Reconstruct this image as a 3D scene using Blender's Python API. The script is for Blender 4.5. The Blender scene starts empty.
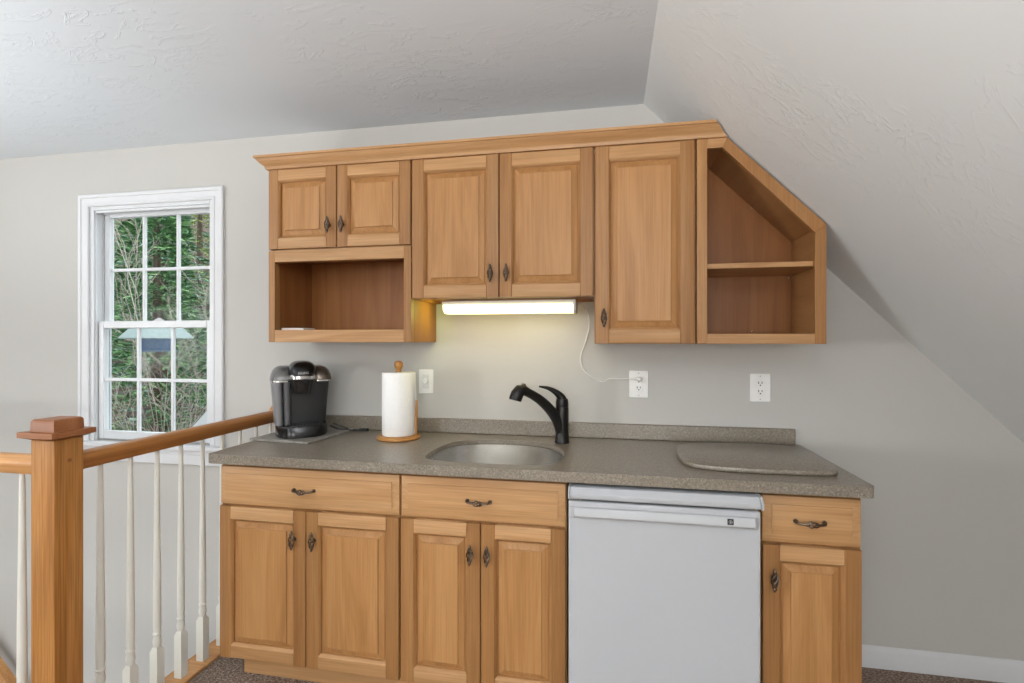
import bpy, bmesh, math, random
from mathutils import Vector, Matrix, noise
random.seed(7)
SC = bpy.context.scene
COL = SC.collection
PI = math.pi

# ------------------------------------------------------------------ camera, sky, lights, exposure
cam_d = bpy.data.cameras.new('camera')
cam = bpy.data.objects.new('camera', cam_d); COL.objects.link(cam)
cam_d.sensor_width = 36.0
cam_d.lens = 505.36 / 1024 * 36.0
cam_d.shift_y = -1.2 / 1024
cam_d.clip_start = 0.05
cam.location = (0, -2.358, 1.3616)
cam.rotation_euler = (PI / 2, 0, 0.1909)
SC.camera = cam

SC.view_settings.view_transform = 'Standard'
SC.view_settings.look = 'None'
SC.view_settings.gamma = 1
SC.view_settings.use_curve_mapping = False
SC.view_settings.exposure = -0.02

wd = bpy.data.worlds.new('sky'); SC.world = wd; wd.use_nodes = True
bg = wd.node_tree.nodes['Background']
bg.inputs[0].default_value = (0.90, 0.95, 1.0, 1); bg.inputs[1].default_value = 3.0

def area(name, loc, target, sx, sy, power, col=(1, 1, 1), spread=180):
    d = bpy.data.lights.new(name, 'AREA'); d.shape = 'RECTANGLE'; d.size = sx; d.size_y = sy
    d.energy = power; d.color = col; d.spread = math.radians(spread)
    o = bpy.data.objects.new(name, d); COL.objects.link(o); o.location = loc
    o.rotation_euler = (Vector(target) - Vector(loc)).to_track_quat('-Z', 'Y').to_euler()
    return o
# daylight through the windows of the left wall and of the wall behind the camera
area('daylight_left', (-9.48, -7.3, 1.42), (0, -7.3, 1.42), 1.8, 1.35, 290, (0.97, 0.99, 1.0))
area('daylight_back', (-2.6, -8.48, 1.45), (-2.6, 0, 1.45), 2.2, 1.5, 48, (1.0, 0.96, 0.90))
area('daylight_back', (0.6, -8.48, 1.45), (0.6, 0, 1.45), 1.4, 1.5, 62, (1.0, 0.94, 0.86))
# added fill lights without fixtures: two washing the ceiling, one low in the stairwell
area('ceiling_fill', (-3.0, -2.4, 0.8), (-3.0, -2.1, 3), 1.0, 1.0, 55, (0.93, 0.97, 1.0), 130)
area('ceiling_fill', (-0.1, -3.9, 1.2), (0.2, -3.4, 3), 0.8, 0.8, 128, (0.96, 0.98, 1.0), 140)
area('stair_fill', (-3.0, -1.03, -0.75), (-3.0, 0, -0.75), 2.2, 0.6, 11, (0.97, 0.98, 1.0))

# ------------------------------------------------------------------ materials
def lin(c):
    return tuple((x / 12.92 if x <= 0.04045 else ((x + 0.055) / 1.055) ** 2.4) for x in [v / 255 for v in c])

class NT:
    def __init__(s, name):
        s.m = bpy.data.materials.new(name); s.m.use_nodes = True
        s.t = s.m.node_tree; s.n = s.t.nodes; s.b = s.n['Principled BSDF']
    def new(s, typ, **kw):
        n = s.n.new(typ)
        for k, v in kw.items(): setattr(n, k, v)
        return n
    def link(s, a, b): s.t.links.new(a, b)
    def coords(s, scale=(1, 1, 1), kind='Object', island=0.0):
        tc = s.new('ShaderNodeTexCoord'); mp = s.new('ShaderNodeMapping')
        mp.inputs['Scale'].default_value = scale
        s.link(tc.outputs[kind], mp.inputs['Vector'])
        if island:
            g = s.new('ShaderNodeNewGeometry')
            mu = s.new('ShaderNodeMath', operation='MULTIPLY'); mu.inputs[1].default_value = island
            s.link(g.outputs['Random Per Island'], mu.inputs[0])
            oi = s.new('ShaderNodeObjectInfo')
            ma = s.new('ShaderNodeMath', operation='MULTIPLY_ADD'); ma.inputs[1].default_value = island * 1.7
            s.link(oi.outputs['Random'], ma.inputs[0]); s.link(mu.outputs[0], ma.inputs[2])
            s.link(ma.outputs[0], mp.inputs['Location'])
        return mp.outputs[0]
    def noise(s, vec, scale, detail=2, rough=0.5, dist=0.0):
        n = s.new('ShaderNodeTexNoise'); s.link(vec, n.inputs['Vector'])
        n.inputs['Scale'].default_value = scale; n.inputs['Detail'].default_value = detail
        n.inputs['Roughness'].default_value = rough; n.inputs['Distortion'].default_value = dist
        return n.outputs['Fac']
    def ramp(s, fac, stops, interp='LINEAR'):
        r = s.new('ShaderNodeValToRGB'); s.link(fac, r.inputs[0]); e = r.color_ramp.elements
        r.color_ramp.interpolation = interp
        while len(e) < len(stops): e.new(0.5)
        for i, (p, c) in enumerate(stops):
            e[i].position = p; e[i].color = (*c, 1) if len(c) == 3 else c
        return r.outputs[0]
    def mix(s, fac, a, b, mode='MIX'):
        m = s.new('ShaderNodeMix', data_type='RGBA', blend_type=mode)
        if isinstance(fac, (int, float)): m.inputs[0].default_value = fac
        else: s.link(fac, m.inputs[0])
        for i, x in ((6, a), (7, b)):
            if isinstance(x, tuple): m.inputs[i].default_value = (*x, 1)
            else: s.link(x, m.inputs[i])
        return m.outputs[2]
    def bump(s, h, strength, dist=0.01):
        b = s.new('ShaderNodeBump'); b.inputs['Strength'].default_value = strength
        b.inputs['Distance'].default_value = dist
        s.link(h, b.inputs['Height']); s.link(b.outputs[0], s.b.inputs['Normal'])
    def set(s, **kw):
        for k, v in kw.items():
            k = k.replace('_', ' ')
            if hasattr(v, 'node'): s.link(v, s.b.inputs[k])
            else: s.b.inputs[k].default_value = (*v, 1) if isinstance(v, tuple) and len(v) == 3 else v
        return s

def plain(name, rgb, rough=0.5, metal=0.0, var=0.03, **kw):
    t = NT(name); v = t.coords((1, 1, 1)); f = t.noise(v, 30, 3)
    c = lin(rgb)
    col = t.ramp(f, [(0.3, tuple(x * (1 - var) for x in c)), (0.7, tuple(min(1, x * (1 + var)) for x in c))])
    t.set(Base_Color=col, Roughness=rough, Metallic=metal)
    for k, v in kw.items(): t.set(**{k: v})
    return t.m

def wood(name, dark, mid, light, axis='z', rough=0.42, fine=0.5, var=0.25, figure=1.0):
    t = NT(name)
    sc = {'z': (1, 1, 0.09), 'x': (0.09, 1, 1), 'y': (1, 0.09, 1)}[axis]
    v = t.coords(sc, island=7.0)
    big = t.noise(v, 9, 4, 0.55, 1.2 * figure)
    col = t.ramp(big, [(0.25, lin(dark)), (0.5, lin(mid)), (0.75, lin(light))])
    sc2 = {'z': (1, 1, 0.02), 'x': (0.02, 1, 1), 'y': (1, 0.02, 1)}[axis]
    v2 = t.coords(sc2, island=3.0)
    fi = t.noise(v2, 170, 2, 0.6)
    f2 = t.ramp(fi, [(0.35, (1 - 0.2 * fine,) * 3), (0.62, (1, 1, 1))])
    col = t.mix(1.0, col, f2, 'MULTIPLY')
    g = t.new('ShaderNodeNewGeometry')
    tint = t.ramp(g.outputs['Random Per Island'], [(0, (1 - var, 1 - var * 1.12, 1 - var * 1.25)), (1, (1, 1, 1))])
    col = t.mix(1.0, col, tint, 'MULTIPLY')
    t.set(Base_Color=col, Roughness=rough)
    t.b.inputs['Specular IOR Level'].default_value = 0.35
    t.bump(fi, 0.04, 0.002)
    return t.m

MD, MM, ML = (154, 107, 61), (171, 123, 75), (179, 135, 87)
maple_v = wood('maple_upright_grain', MD, MM, ML, 'z', fine=0.9, var=0.18)
maple_h = wood('maple_level_grain', (174, 128, 82), (192, 147, 100), (204, 162, 116), 'x', fine=0.8, var=0.16, figure=1.8)
maple_p = wood('maple_panel', (159, 112, 65), (179, 130, 80), (189, 143, 93), 'z', fine=0.6, var=0.12, figure=2.0)
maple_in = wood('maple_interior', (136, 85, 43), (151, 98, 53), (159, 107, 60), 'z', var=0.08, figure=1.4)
maple_y = wood('maple_deep_grain', MD, MM, ML, 'y', var=0.12)
oak_v = wood('oak_upright_grain', (148, 92, 40), (182, 124, 64), (204, 150, 92), 'z', var=0.06, fine=1.7)
oak_y = wood('oak_rail_grain', (146, 90, 42), (170, 112, 58), (186, 130, 74), 'y', var=0.06, fine=1.0)
oak_x = wood('oak_level_grain', (176, 118, 66), (204, 148, 92), (222, 172, 118), 'x', var=0.06, fine=1.0)
oak_cap = wood('oak_cap', (132, 80, 46), (152, 96, 58), (168, 112, 72), 'x', var=0.06, fine=0.8)
beech = wood('beech', (164, 110, 54), (186, 132, 72), (200, 148, 90), 'z', var=0.06)

def paint(name, rgb, bumpk, kind):
    t = NT(name); v = t.coords((1, 1, 1))
    f = t.noise(v, 2.0, 3)
    c = lin(rgb)
    t.set(Base_Color=t.ramp(f, [(0.3, tuple(x * 0.975 for x in c)), (0.7, c)]), Roughness=0.85)
    t.b.inputs['Specular IOR Level'].default_value = 0.2
    if kind == 'wall':
        t.bump(t.noise(v, 90, 3), bumpk, 0.004)
    else:                                   # hand trowelled plaster: sparse ridges and islands
        vs = t.coords((1, 2.2, 1.3))
        a = t.noise(vs, 5.0, 6, 0.62, 1.6)
        r = t.ramp(a, [(0.53, (0, 0, 0)), (0.555, (1, 1, 1)), (0.60, (0.75,) * 3), (0.72, (0.6,) * 3)])
        m = t.noise(v, 1.7, 2)
        rm = t.ramp(m, [(0.42, (0, 0, 0)), (0.62, (1, 1, 1))])
        h = t.mix(1.0, r, rm, 'MULTIPLY')
        t.bump(h, bumpk, 0.008)
    return t.m
wall_m = paint('wall_paint', (194, 192, 187), 0.06, 'wall')
ceil_m = paint('ceiling_plaster', (222, 227, 231), 0.36, 'ceil')
slope_m = paint('slope_plaster', (228, 230, 229), 0.25, 'ceil')
trim_m = plain('white_trim_paint', (214, 215, 217), 0.45, var=0.008)
vinyl_m = plain('white_vinyl', (214, 216, 218), 0.35, var=0.008)
balus_m = plain('baluster_paint', (220, 218, 209), 0.4, var=0.004)

def counter_mat():
    t = NT('speckled_laminate'); v = t.coords()
    vo = t.new('ShaderNodeTexVoronoi'); t.link(v, vo.inputs['Vector']); vo.inputs['Scale'].default_value = 230
    sp = t.ramp(vo.outputs['Color'], [(0.0, lin((90, 81, 70))), (0.3, lin((117, 109, 95))), (0.62, lin((133, 123, 110))), (0.86, lin((154, 144, 129))), (1.0, lin((178, 167, 150)))])
    f = t.noise(v, 110, 3, 0.7)
    col = t.mix(0.25, sp, t.ramp(f, [(0.36, lin((106, 96, 86))), (0.64, lin((146, 135, 122)))]))
    t.set(Base_Color=col, Roughness=0.30)
    t.b.inputs['Specular IOR Level'].default_value = 0.95
    return t.m
counter_m = counter_mat()

def slate_mat():
    t = NT('grey_stone_tile'); v = t.coords()
    f = t.noise(v, 25, 5, 0.6)
    t.set(Base_Color=t.ramp(f, [(0.3, lin((120, 116, 108))), (0.7, lin((156, 151, 142)))]), Roughness=0.55)
    t.bump(f, 0.2, 0.004)
    return t.m
slate_m = slate_mat()

def carpet_mat():
    t = NT('carpet'); v = t.coords()
    vo = t.new('ShaderNodeTexVoronoi'); t.link(v, vo.inputs['Vector']); vo.inputs['Scale'].default_value = 130
    vs = t.coords((1, 2.2, 1))
    f = t.noise(vs, 85, 4, 0.75)
    col = t.ramp(f, [(0.36, lin((98, 78, 64))), (0.5, lin((144, 124, 110))), (0.62, lin((188, 174, 162)))])
    t.set(Base_Color=col, Roughness=0.95)
    t.b.inputs['Specular IOR Level'].default_value = 0.05
    t.bump(vo.outputs['Distance'], 0.8, 0.01)
    return t.m
carpet_m = carpet_mat()

def steel_mat():
    t = NT('brushed_steel'); v = t.coords((1, 1, 0.03))
    f = t.noise(v, 200, 2)
    t.set(Base_Color=t.ramp(f, [(0.3, (0.755, 0.745, 0.725)), (0.7, (0.765, 0.755, 0.735))]), Metallic=1.0, Roughness=0.27)
    return t.m
steel_m = steel_mat()
pewter_m = plain('antique_pewter', (112, 100, 88), 0.38, 1.0)
bronze_m = plain('oil_rubbed_black', (22, 20, 19), 0.33, 0.3)
bronze_dk = plain('dark_seam', (12, 11, 10), 0.5)
appl_m = plain('white_enamel', (182, 184, 187), 0.32, var=0.004)
appl_h = plain('white_grip_plastic', (178, 179, 181), 0.4, var=0.004)
plate_m = plain('white_plate', (236, 236, 234), 0.35)
dark_m = plain('dark_slot', (40, 38, 36), 0.6)
black_m = plain('black_gloss', (20, 20, 21), 0.22)
blackm_m = plain('black_satin', (30, 30, 31), 0.36)
silver_m = plain('silver_plastic', (112, 110, 107), 0.36, 0.55)
chrome_m = plain('chrome', (222, 222, 222), 0.14, 1.0)
tank_m = plain('smoky_tank', (140, 140, 142), 0.34, 0.45)
paper_w = plain('white_card', (236, 232, 226), 0.6)
badge_m = plain('black_badge', (24, 24, 26), 0.4)
badge_w = plain('badge_silver', (214, 214, 214), 0.4)

def towel_mat():
    t = NT('quilted_paper'); v = t.coords()
    vo = t.new('ShaderNodeTexVoronoi'); t.link(v, vo.inputs['Vector']); vo.inputs['Scale'].default_value = 110
    t.set(Base_Color=lin((244, 243, 240)), Roughness=0.9)
    t.bump(vo.outputs['Distance'], 0.35, 0.004)
    return t.m
towel_m = towel_mat()

def emit(name, rgb, k):
    t = NT(name); v = t.coords(); f = t.noise(v, 6, 1)
    t.set(Base_Color=(0.9, 0.88, 0.8), Emission_Color=t.ramp(f, [(0, rgb), (1, tuple(min(1, x * 1.02) for x in rgb))]), Emission_Strength=k)
    return t.m
lamp_m = emit('lit_diffuser', (1.0, 0.82, 0.34), 3.1)

def glass_mat():
    t = NT('window_glass')
    tr = t.new('ShaderNodeBsdfTransparent'); tr.inputs[0].default_value = (0.96, 0.985, 0.98, 1)
    gl = t.new('ShaderNodeBsdfGlossy'); gl.inputs['Roughness'].default_value = 0.02
    mx = t.new('ShaderNodeMixShader'); mx.inputs[0].default_value = 0.0012
    t.link(tr.outputs[0], mx.inputs[1]); t.link(gl.outputs[0], mx.inputs[2])
    t.link(mx.outputs[0], t.n['Material Output'].inputs['Surface'])
    return t.m
glass_m = glass_mat()

def leaf_mat(name, a, b, c):
    t = NT(name); g = t.new('ShaderNodeNewGeometry')
    t.set(Base_Color=t.ramp(g.outputs['Random Per Island'], [(0, lin(a)), (0.5, lin(b)), (1, lin(c))]), Roughness=0.6)
    return t.m
leaf_a = leaf_mat('evergreen_needles', (46, 78, 50), (84, 128, 80), (140, 176, 118))
leaf_b = leaf_mat('yellow_green_leaves', (70, 96, 46), (128, 158, 74), (186, 200, 110))
leaf_c = leaf_mat('blue_green_needles', (58, 86, 78), (100, 138, 120), (156, 186, 162))
bark_m = wood('bark', (70, 58, 50), (98, 84, 74), (126, 112, 102), 'z', rough=0.9)
twig_m = wood('pale_twig', (150, 138, 128), (184, 174, 164), (210, 202, 194), 'z', rough=0.85)
def litter_mat():
    t = NT('leaf_litter'); v = t.coords(); f = t.noise(v, 6, 8, 0.75)
    t.set(Base_Color=t.ramp(f, [(0.35, lin((44, 36, 30))), (0.5, lin((78, 66, 54))), (0.65, lin((116, 104, 88)))]), Roughness=0.95)
    return t.m
litter_m = litter_mat()
shed_m = plain('blue_siding', (84, 112, 146), 0.7)
shedr_m = plain('pale_teal_roof', (140, 154, 153), 0.6)
proof_m = plain('blue_grey_roof', (150, 172, 196), 0.7)

# ------------------------------------------------------------------ mesh helpers
class MB:
    """collects vertices, faces and material slots of ONE mesh"""
    def __init__(s): s.v = []; s.f = []; s.mi = []
    def add(s, vs, fs, m=0, mat=None):
        o = len(s.v)
        s.v += [tuple((mat @ Vector(p)) if mat else p) for p in vs]
        s.f += [tuple(i + o for i in f) for f in fs]; s.mi += [m] * len(fs)
        return s
    def box(s, x0, x1, y0, y1, z0, z1, m=0, mat=None):
        return s.add([(x0, y0, z0), (x1, y0, z0), (x1, y1, z0), (x0, y1, z0), (x0, y0, z1), (x1, y0, z1), (x1, y1, z1), (x0, y1, z1)],
                     [(0, 3, 2, 1), (4, 5, 6, 7), (0, 1, 5, 4), (1, 2, 6, 5), (2, 3, 7, 6), (3, 0, 4, 7)], m, mat)
    def loft(s, loops, m=0, cap0=True, cap1=True, closed=True, mat=None):
        n = len(loops[0]); vs = [p for l in loops for p in l]; fs = []
        for k in range(len(loops) - 1):
            for i in range(n if closed else n - 1):
                j = (i + 1) % n
                fs.append((k * n + i, k * n + j, (k + 1) * n + j, (k + 1) * n + i))
        if cap0: fs.append(tuple(range(n - 1, -1, -1)))
        if cap1: fs.append(tuple((len(loops) - 1) * n + i for i in range(n)))
        return s.add(vs, fs, m, mat)
    def lathe(s, prof, c=(0, 0, 0), n=24, m=0, mat=None, cap=True):
        loops = [[(c[0] + r * math.cos(2 * PI * i / n), c[1] + r * math.sin(2 * PI * i / n), c[2] + z) for i in range(n)] for r, z in prof]
        return s.loft(loops, m, cap, cap, mat=mat)
    def tube(s, pts, r, n=8, m=0, cap=True, mat=None):
        pts = [Vector(p) for p in pts]; rs = r if isinstance(r, (list, tuple)) else [r] * len(pts)
        loops = []; up = None
        for i, p in enumerate(pts):
            d = (pts[min(i + 1, len(pts) - 1)] - pts[max(i - 1, 0)]).normalized()
            if up is None: up = Vector((0, 0, 1)) if abs(d.z) < 0.9 else Vector((1, 0, 0))
            a = d.cross(up).normalized(); b = a.cross(d).normalized(); up = b
            loops.append([tuple(p + rs[i] * (math.cos(2 * PI * k / n) * a + math.sin(2 * PI * k / n) * b)) for k in range(n)])
        return s.loft(loops, m, cap, cap, mat=mat)
    def prism(s, poly, axis, a, b, m=0, mat=None):
        """poly of 2-D points extruded along an axis from a to b"""
        if axis == 'x': L = lambda t: [(t, p[0], p[1]) for p in poly]
        elif axis == 'y': L = lambda t: [(p[0], t, p[1]) for p in poly]
        else: L = lambda t: [(p[0], p[1], t) for p in poly]
        return s.loft([L(a), L(b)], m, mat=mat)
    def rings(s, x0, x1, z0, z1, yb, prof, m=0):
        """concentric rectangles facing -y: prof = [(inset, depth forward of yb)]"""
        loops = [[(x0 + i, yb - d, z0 + i), (x1 - i, yb - d, z0 + i), (x1 - i, yb - d, z1 - i), (x0 + i, yb - d, z1 - i)] for i, d in prof]
        return s.loft(loops, m)
    def build(s, name, mats, parent=None, bevel=0, seg=2, angle=35, local=False, flat=False, recalc=True):
        me = bpy.data.meshes.new(name)
        off = Vector((0, 0, 0))
        if parent and not local:
            r = parent
            while r.parent: r = r.parent
            off = r.location
        me.from_pydata([tuple(Vector(p) - off) for p in s.v], [], s.f)
        mats = mats if isinstance(mats, (list, tuple)) else [mats]
        for x in mats: me.materials.append(x)
        me.polygons.foreach_set('material_index', s.mi)
        if recalc:
            b = bmesh.new(); b.from_mesh(me); bmesh.ops.recalc_face_normals(b, faces=b.faces); b.to_mesh(me); b.free()
        if not flat:
            me.polygons.foreach_set('use_smooth', [True] * len(me.polygons)); me.set_sharp_from_angle(angle=math.radians(angle))
        o = bpy.data.objects.new(name, me); COL.objects.link(o)
        if parent: o.parent = parent
        if bevel:
            bm = o.modifiers.new('bevel', 'BEVEL'); bm.width = bevel; bm.segments = seg; bm.limit_method = 'ANGLE'; bm.angle_limit = math.radians(40)
        return o

def tag(o, label=None, cat=None, group=None, kind=None):
    if label: o['label'] = label
    if cat: o['category'] = cat
    if group: o['group'] = group
    if kind: o['kind'] = kind
    return o
def thing(name, loc, label, cat, group=None, rz=0):
    o = bpy.data.objects.new(name, None); COL.objects.link(o); o.location = loc; o.rotation_euler = (0, 0, rz)
    o.empty_display_size = 0.1
    return tag(o, label, cat, group)
def struct(o): o['kind'] = 'structure'; return o
def smooth_loop(pts, n=8):
    """closed Catmull-Rom through 2-D points"""
    out = []; k = len(pts)
    for i in range(k):
        p0, p1, p2, p3 = [Vector(pts[(i + j) % k]) for j in (-1, 0, 1, 2)]
        for q in range(n):
            t = q / n
            out.append(tuple(0.5 * ((2 * p1) + (p2 - p0) * t + (2 * p0 - 5 * p1 + 4 * p2 - p3) * t * t + (3 * p1 - p0 - 3 * p2 + p3) * t ** 3)))
    return out
def path(pts, n=8):
    P = [Vector(p) for p in pts]; out = []
    for i in range(len(P) - 1):
        p0, p1, p2, p3 = P[max(i - 1, 0)], P[i], P[i + 1], P[min(i + 2, len(P) - 1)]
        for q in range(n):
            t = q / n
            out.append(0.5 * ((2 * p1) + (p2 - p0) * t + (2 * p0 - 5 * p1 + 4 * p2 - p3) * t * t + (3 * p1 - p0 - 3 * p2 + p3) * t ** 3))
    out.append(P[-1]); return out
def rrect(x0, x1, y0, y1, r, n=6):
    out = []
    for cx, cy, a in ((x1 - r, y1 - r, 0), (x0 + r, y1 - r, PI / 2), (x0 + r, y0 + r, PI), (x1 - r, y0 + r, 1.5 * PI)):
        for i in range(n + 1):
            t = a + i / n * PI / 2; out.append((cx + r * math.cos(t), cy + r * math.sin(t)))
    return out
def offset_loop(loop, d):
    """move a closed ccw 2-D loop inwards by d"""
    n = len(loop); out = []
    for i in range(n):
        a, b = Vector(loop[i - 1]), Vector(loop[(i + 1) % n]); t = (b - a).normalized()
        out.append((loop[i][0] - t.y * d, loop[i][1] + t.x * d))
    return out
def slab_with_hole(outer, hole, z0, z1, name, mats, parent, ledge=None, **kw):
    b = bmesh.new()
    def ring(loop, z):
        vs = [b.verts.new((p[0], p[1], z)) for p in loop]
        es = [b.edges.new((vs[i], vs[(i + 1) % len(vs)])) for i in range(len(vs))]
        return vs, es
    sets = []
    for z in (z0, z1):
        vo, eo = ring(outer, z); vh, eh = ring(offset_loop(hole, -ledge[0]) if ledge and z == z0 else hole, z)
        bmesh.ops.triangle_fill(b, use_beauty=True, use_dissolve=False, edges=eo + eh)
        sets.append((vo, vh))
    walls = [(sets[0][0], sets[1][0])]
    if ledge:                                    # thin lip over an undercut, as round an undermount sink
        a_, _ = ring(offset_loop(hole, -ledge[0]), ledge[1]); c_, _ = ring(hole, ledge[1])
        walls += [(sets[0][1], a_), (a_, c_), (c_, sets[1][1])]
    else: walls.append((sets[0][1], sets[1][1]))
    for A, B in walls:
        for i in range(len(A)):
            j = (i + 1) % len(A); b.faces.new((A[i], A[j], B[j], B[i]))
    b.verts.index_update()
    m = MB(); m.v = [tuple(v.co) for v in b.verts]; m.f = [tuple(v.index for v in f.verts) for f in b.faces]; m.mi = [0] * len(m.f)
    b.free()
    return m.build(name, mats, parent, **kw)

# ------------------------------------------------------------------ room shell
XL, YF, XC, ZC, XK = -9.5, -8.5, 0.15, 2.431, 2.2
SL = 1.0095
zk = ZC - (XK - XC) * SL
# window opening
WX0, WX1, WZ0, WZ1 = -2.893, -2.083, 0.795, 2.118
def holed_wall(name, axis, c0, c1, a0, a1, b0, b1, holes, m):
    """a wall slab (thickness c0..c1 along its normal) around rectangular openings"""
    mb = MB(); xs = sorted({a0, a1, *[h[0] for h in holes], *[h[1] for h in holes]}); zs = sorted({b0, b1, *[h[2] for h in holes], *[h[3] for h in holes]})
    for i in range(len(xs) - 1):
        for j in range(len(zs) - 1):
            cx, cz = (xs[i] + xs[i + 1]) / 2, (zs[j] + zs[j + 1]) / 2
            if any(h[0] < cx < h[1] and h[2] < cz < h[3] for h in holes): continue
            if axis == 'y': mb.box(xs[i], xs[i + 1], c0, c1, zs[j], zs[j + 1])
            else: mb.box(c0, c1, xs[i], xs[i + 1], zs[j], zs[j + 1])
    return struct(mb.build(name, m, flat=True))
holed_wall('wall_back', 'y', 0.0, 0.105, XL - 0.14, XK + 0.2, -2.75, 2.6, [(WX0, WX1, WZ0, WZ1)], wall_m)
holed_wall('wall_left', 'x', XL - 0.14, XL, YF - 0.14, 0.0, -2.75, 2.6, [(-8.2, -6.4, 0.75, 2.1)], wall_m)
holed_wall('wall_front', 'y', YF - 0.14, YF, XL, XK + 0.2, -0.25, 2.6, [(-3.7, -1.5, 0.7, 2.2), (-0.1, 1.3, 0.7, 2.2)], wall_m)
struct(MB().box(XK, XK + 0.14, YF, 0, -0.25, zk + 0.1).build('wall_right', wall_m, flat=True))
struct(MB().box(XL, XC, YF, 0, ZC, ZC + 0.14).build('ceiling', ceil_m, flat=True))
struct(MB().prism([(XC, ZC), (XK, zk), (XK, zk + 0.2), (XC, ZC + 0.2)], 'y', YF, 0).build('ceiling_slope', slope_m, flat=True))
# carpeted floor around the stair opening (opening: X -4.7..-1.735, Y -1.035..0)
fl = MB(); fl.box(-1.735, XK, -1.035, 0, -0.25, 0).box(XL, XK, YF, -1.035, -0.25, 0).box(XL, -4.9, -1.035, 0, -0.25, 0)
struct(fl.build('floor', carpet_m, flat=True))
struct(MB().box(XL, XK, -1.4, 0, -2.85, -2.75).build('floor_lower', carpet_m, flat=True))
struct(MB().box(XL, XK, -1.13, -1.04, -2.75, -0.25).build('wall_stairwell', wall_m, flat=True))
st = MB()
for k in range(14): st.box(-4.9 + 0.21 * k, -4.9 + 0.21 * (k + 1), -1.03, -0.005, -2.75, -0.19 * (k + 1))
struct(st.build('staircase', carpet_m, flat=True))
# oak nosing round the stair opening
struct(MB().box(-1.745, -1.645, -1.124, -0.016, 0.0005, 0.012).box(-1.752, -1.735, -1.03, -0.016, -0.03, 0.012).build('trim_1', oak_x, bevel=0.004))
struct(MB().box(-4.9, -1.746, -1.124, -1.025, 0.0005, 0.012).build('trim_2', oak_x, bevel=0.004))
# baseboard right of the cabinets
bbp = [(-0.0005, 0.0), (-0.013, 0.0), (-0.013, 0.070), (-0.009, 0.080), (-0.004, 0.086), (-0.0005, 0.088)]
struct(MB().prism(bbp, 'x', 0.80, XK - 0.001).build('baseboard_back', trim_m))
struct(MB().prism([(x, y) for x, y in [(-0.0005, 0.012), (-0.010, 0.012), (-0.010, 0.075), (-0.0005, 0.085)]], 'x', -1.735, -1.56).build('baseboard_back_left', trim_m))

# ------------------------------------------------------------------ window
win = thing('window_1', (-2.477, 0, 0.8), None, None); struct(win)
cs = MB()
cw = 0.090
# moulded casing: a stepped profile mitred round three sides
prof = [(0.0, 0.0), (0.0, 0.012), (0.006, 0.016), (0.018, 0.016), (0.022, 0.012), (0.060, 0.014), (0.064, 0.020), (0.082, 0.022), (0.090, 0.018), (0.090, 0.0)]
zs0 = 0.7955
def casing_corner(i, d):
    return [(WX0 - i, -d, zs0), (WX0 - i, -d, WZ1 + i), (WX1 + i, -d, WZ1 + i), (WX1 + i, -d, zs0)]
L = [casing_corner(i * 0.76 - 0.003, d * 0.8 + 0.0004) for i, d in prof]
cs.loft(L + [L[0]], 0, False, False, closed=False)
cs.build('casing', trim_m, win, angle=25)
MB().box(WX0 - 0.085, WX1 + 0.085, -0.040, 0.06, 0.770, 0.7945).build('stool', trim_m, win, bevel=0.005)
MB().box(WX0 - 0.066, WX1 + 0.066, -0.016, -0.0005, 0.690, 0.7695).box(WX0 - 0.066, WX1 + 0.066, -0.020, -0.0005, 0.745, 0.7695).build('apron', trim_m, win, bevel=0.003)
jb = MB(); g = 0.001
jb.box(WX0 + g, WX0 + 0.028, 0.0, 0.104, WZ0, WZ1 - g).box(WX1 - 0.028, WX1 - g, 0.0, 0.104, WZ0, WZ1 - g)
jb.box(WX0 + 0.028, WX1 - 0.028, 0.0, 0.104, WZ1 - 0.022, WZ1 - g).box(WX0 + 0.028, WX1 - 0.028, 0.052, 0.13, WZ0 - 0.0, WZ0 + 0.006)
# inside stops and parting beads
for y0, y1 in ((0.008, 0.020), (0.053, 0.057), (0.091, 0.099)):
    jb.box(WX0 + 0.028, WX0 + 0.034, y0, y1, WZ0, WZ1 - 0.022).box(WX1 - 0.034, WX1 - 0.028, y0, y1, WZ0, WZ1 - 0.022)
    jb.box(WX0 + 0.034, WX1 - 0.034, y0, y1, WZ1 - 0.036, WZ1 - 0.022)
jb.build('jamb', vinyl_m, win, bevel=0.0015)
def sash(name, y0, y1, z0, z1, bot, top, lift=False):
    x0, x1 = WX0 + 0.031, WX1 - 0.031; st_ = 0.036
    f = MB(); f.box(x0, x0 + st_, y0, y1, z0, z1).box(x1 - st_, x1, y0, y1, z0, z1)
    f.box(x0 + st_, x1 - st_, y0, y1, z0, z0 + bot).box(x0 + st_, x1 - st_, y0, y1, z1 - top, z1)
    s = f.build(name, vinyl_m, win, bevel=0.004)
    gx0, gx1, gz0, gz1 = x0 + st_, x1 - st_, z0 + bot, z1 - top; ym = (y0 + y1) / 2
    g_ = MB().box(gx0, gx1, ym - 0.002, ym + 0.002, gz0, gz1); g_.build('glass', glass_m, s)
    mu = MB()
    for k in (1, 2):
        xm = gx0 + (gx1 - gx0) * k / 3; mu.box(xm - 0.009, xm + 0.009, ym - 0.008, ym + 0.008, gz0, gz1)
    zm = (gz0 + gz1) / 2; mu.box(gx0, gx1, ym - 0.0075, ym + 0.0075, zm - 0.009, zm + 0.009)
    mu.build('muntins', vinyl_m, s, bevel=0.003)
    return s
up = sash('upper_sash', 0.058, 0.088, 1.430, WZ1 - 0.0235, 0.034, 0.030)
lo = sash('lower_sash', 0.022, 0.052, WZ0 + 0.008, 1.470, 0.045, 0.040)
MB().box(-2.49, -2.45, 0.024, 0.050, 1.4702, 1.478).lathe([(0.0, 0.0), (0.012, 0), (0.012, 0.008), (0.0, 0.010)], (-2.47, 0.038, 1.478), 12).build('sash_lock', vinyl_m, lo, bevel=0.002)

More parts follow.
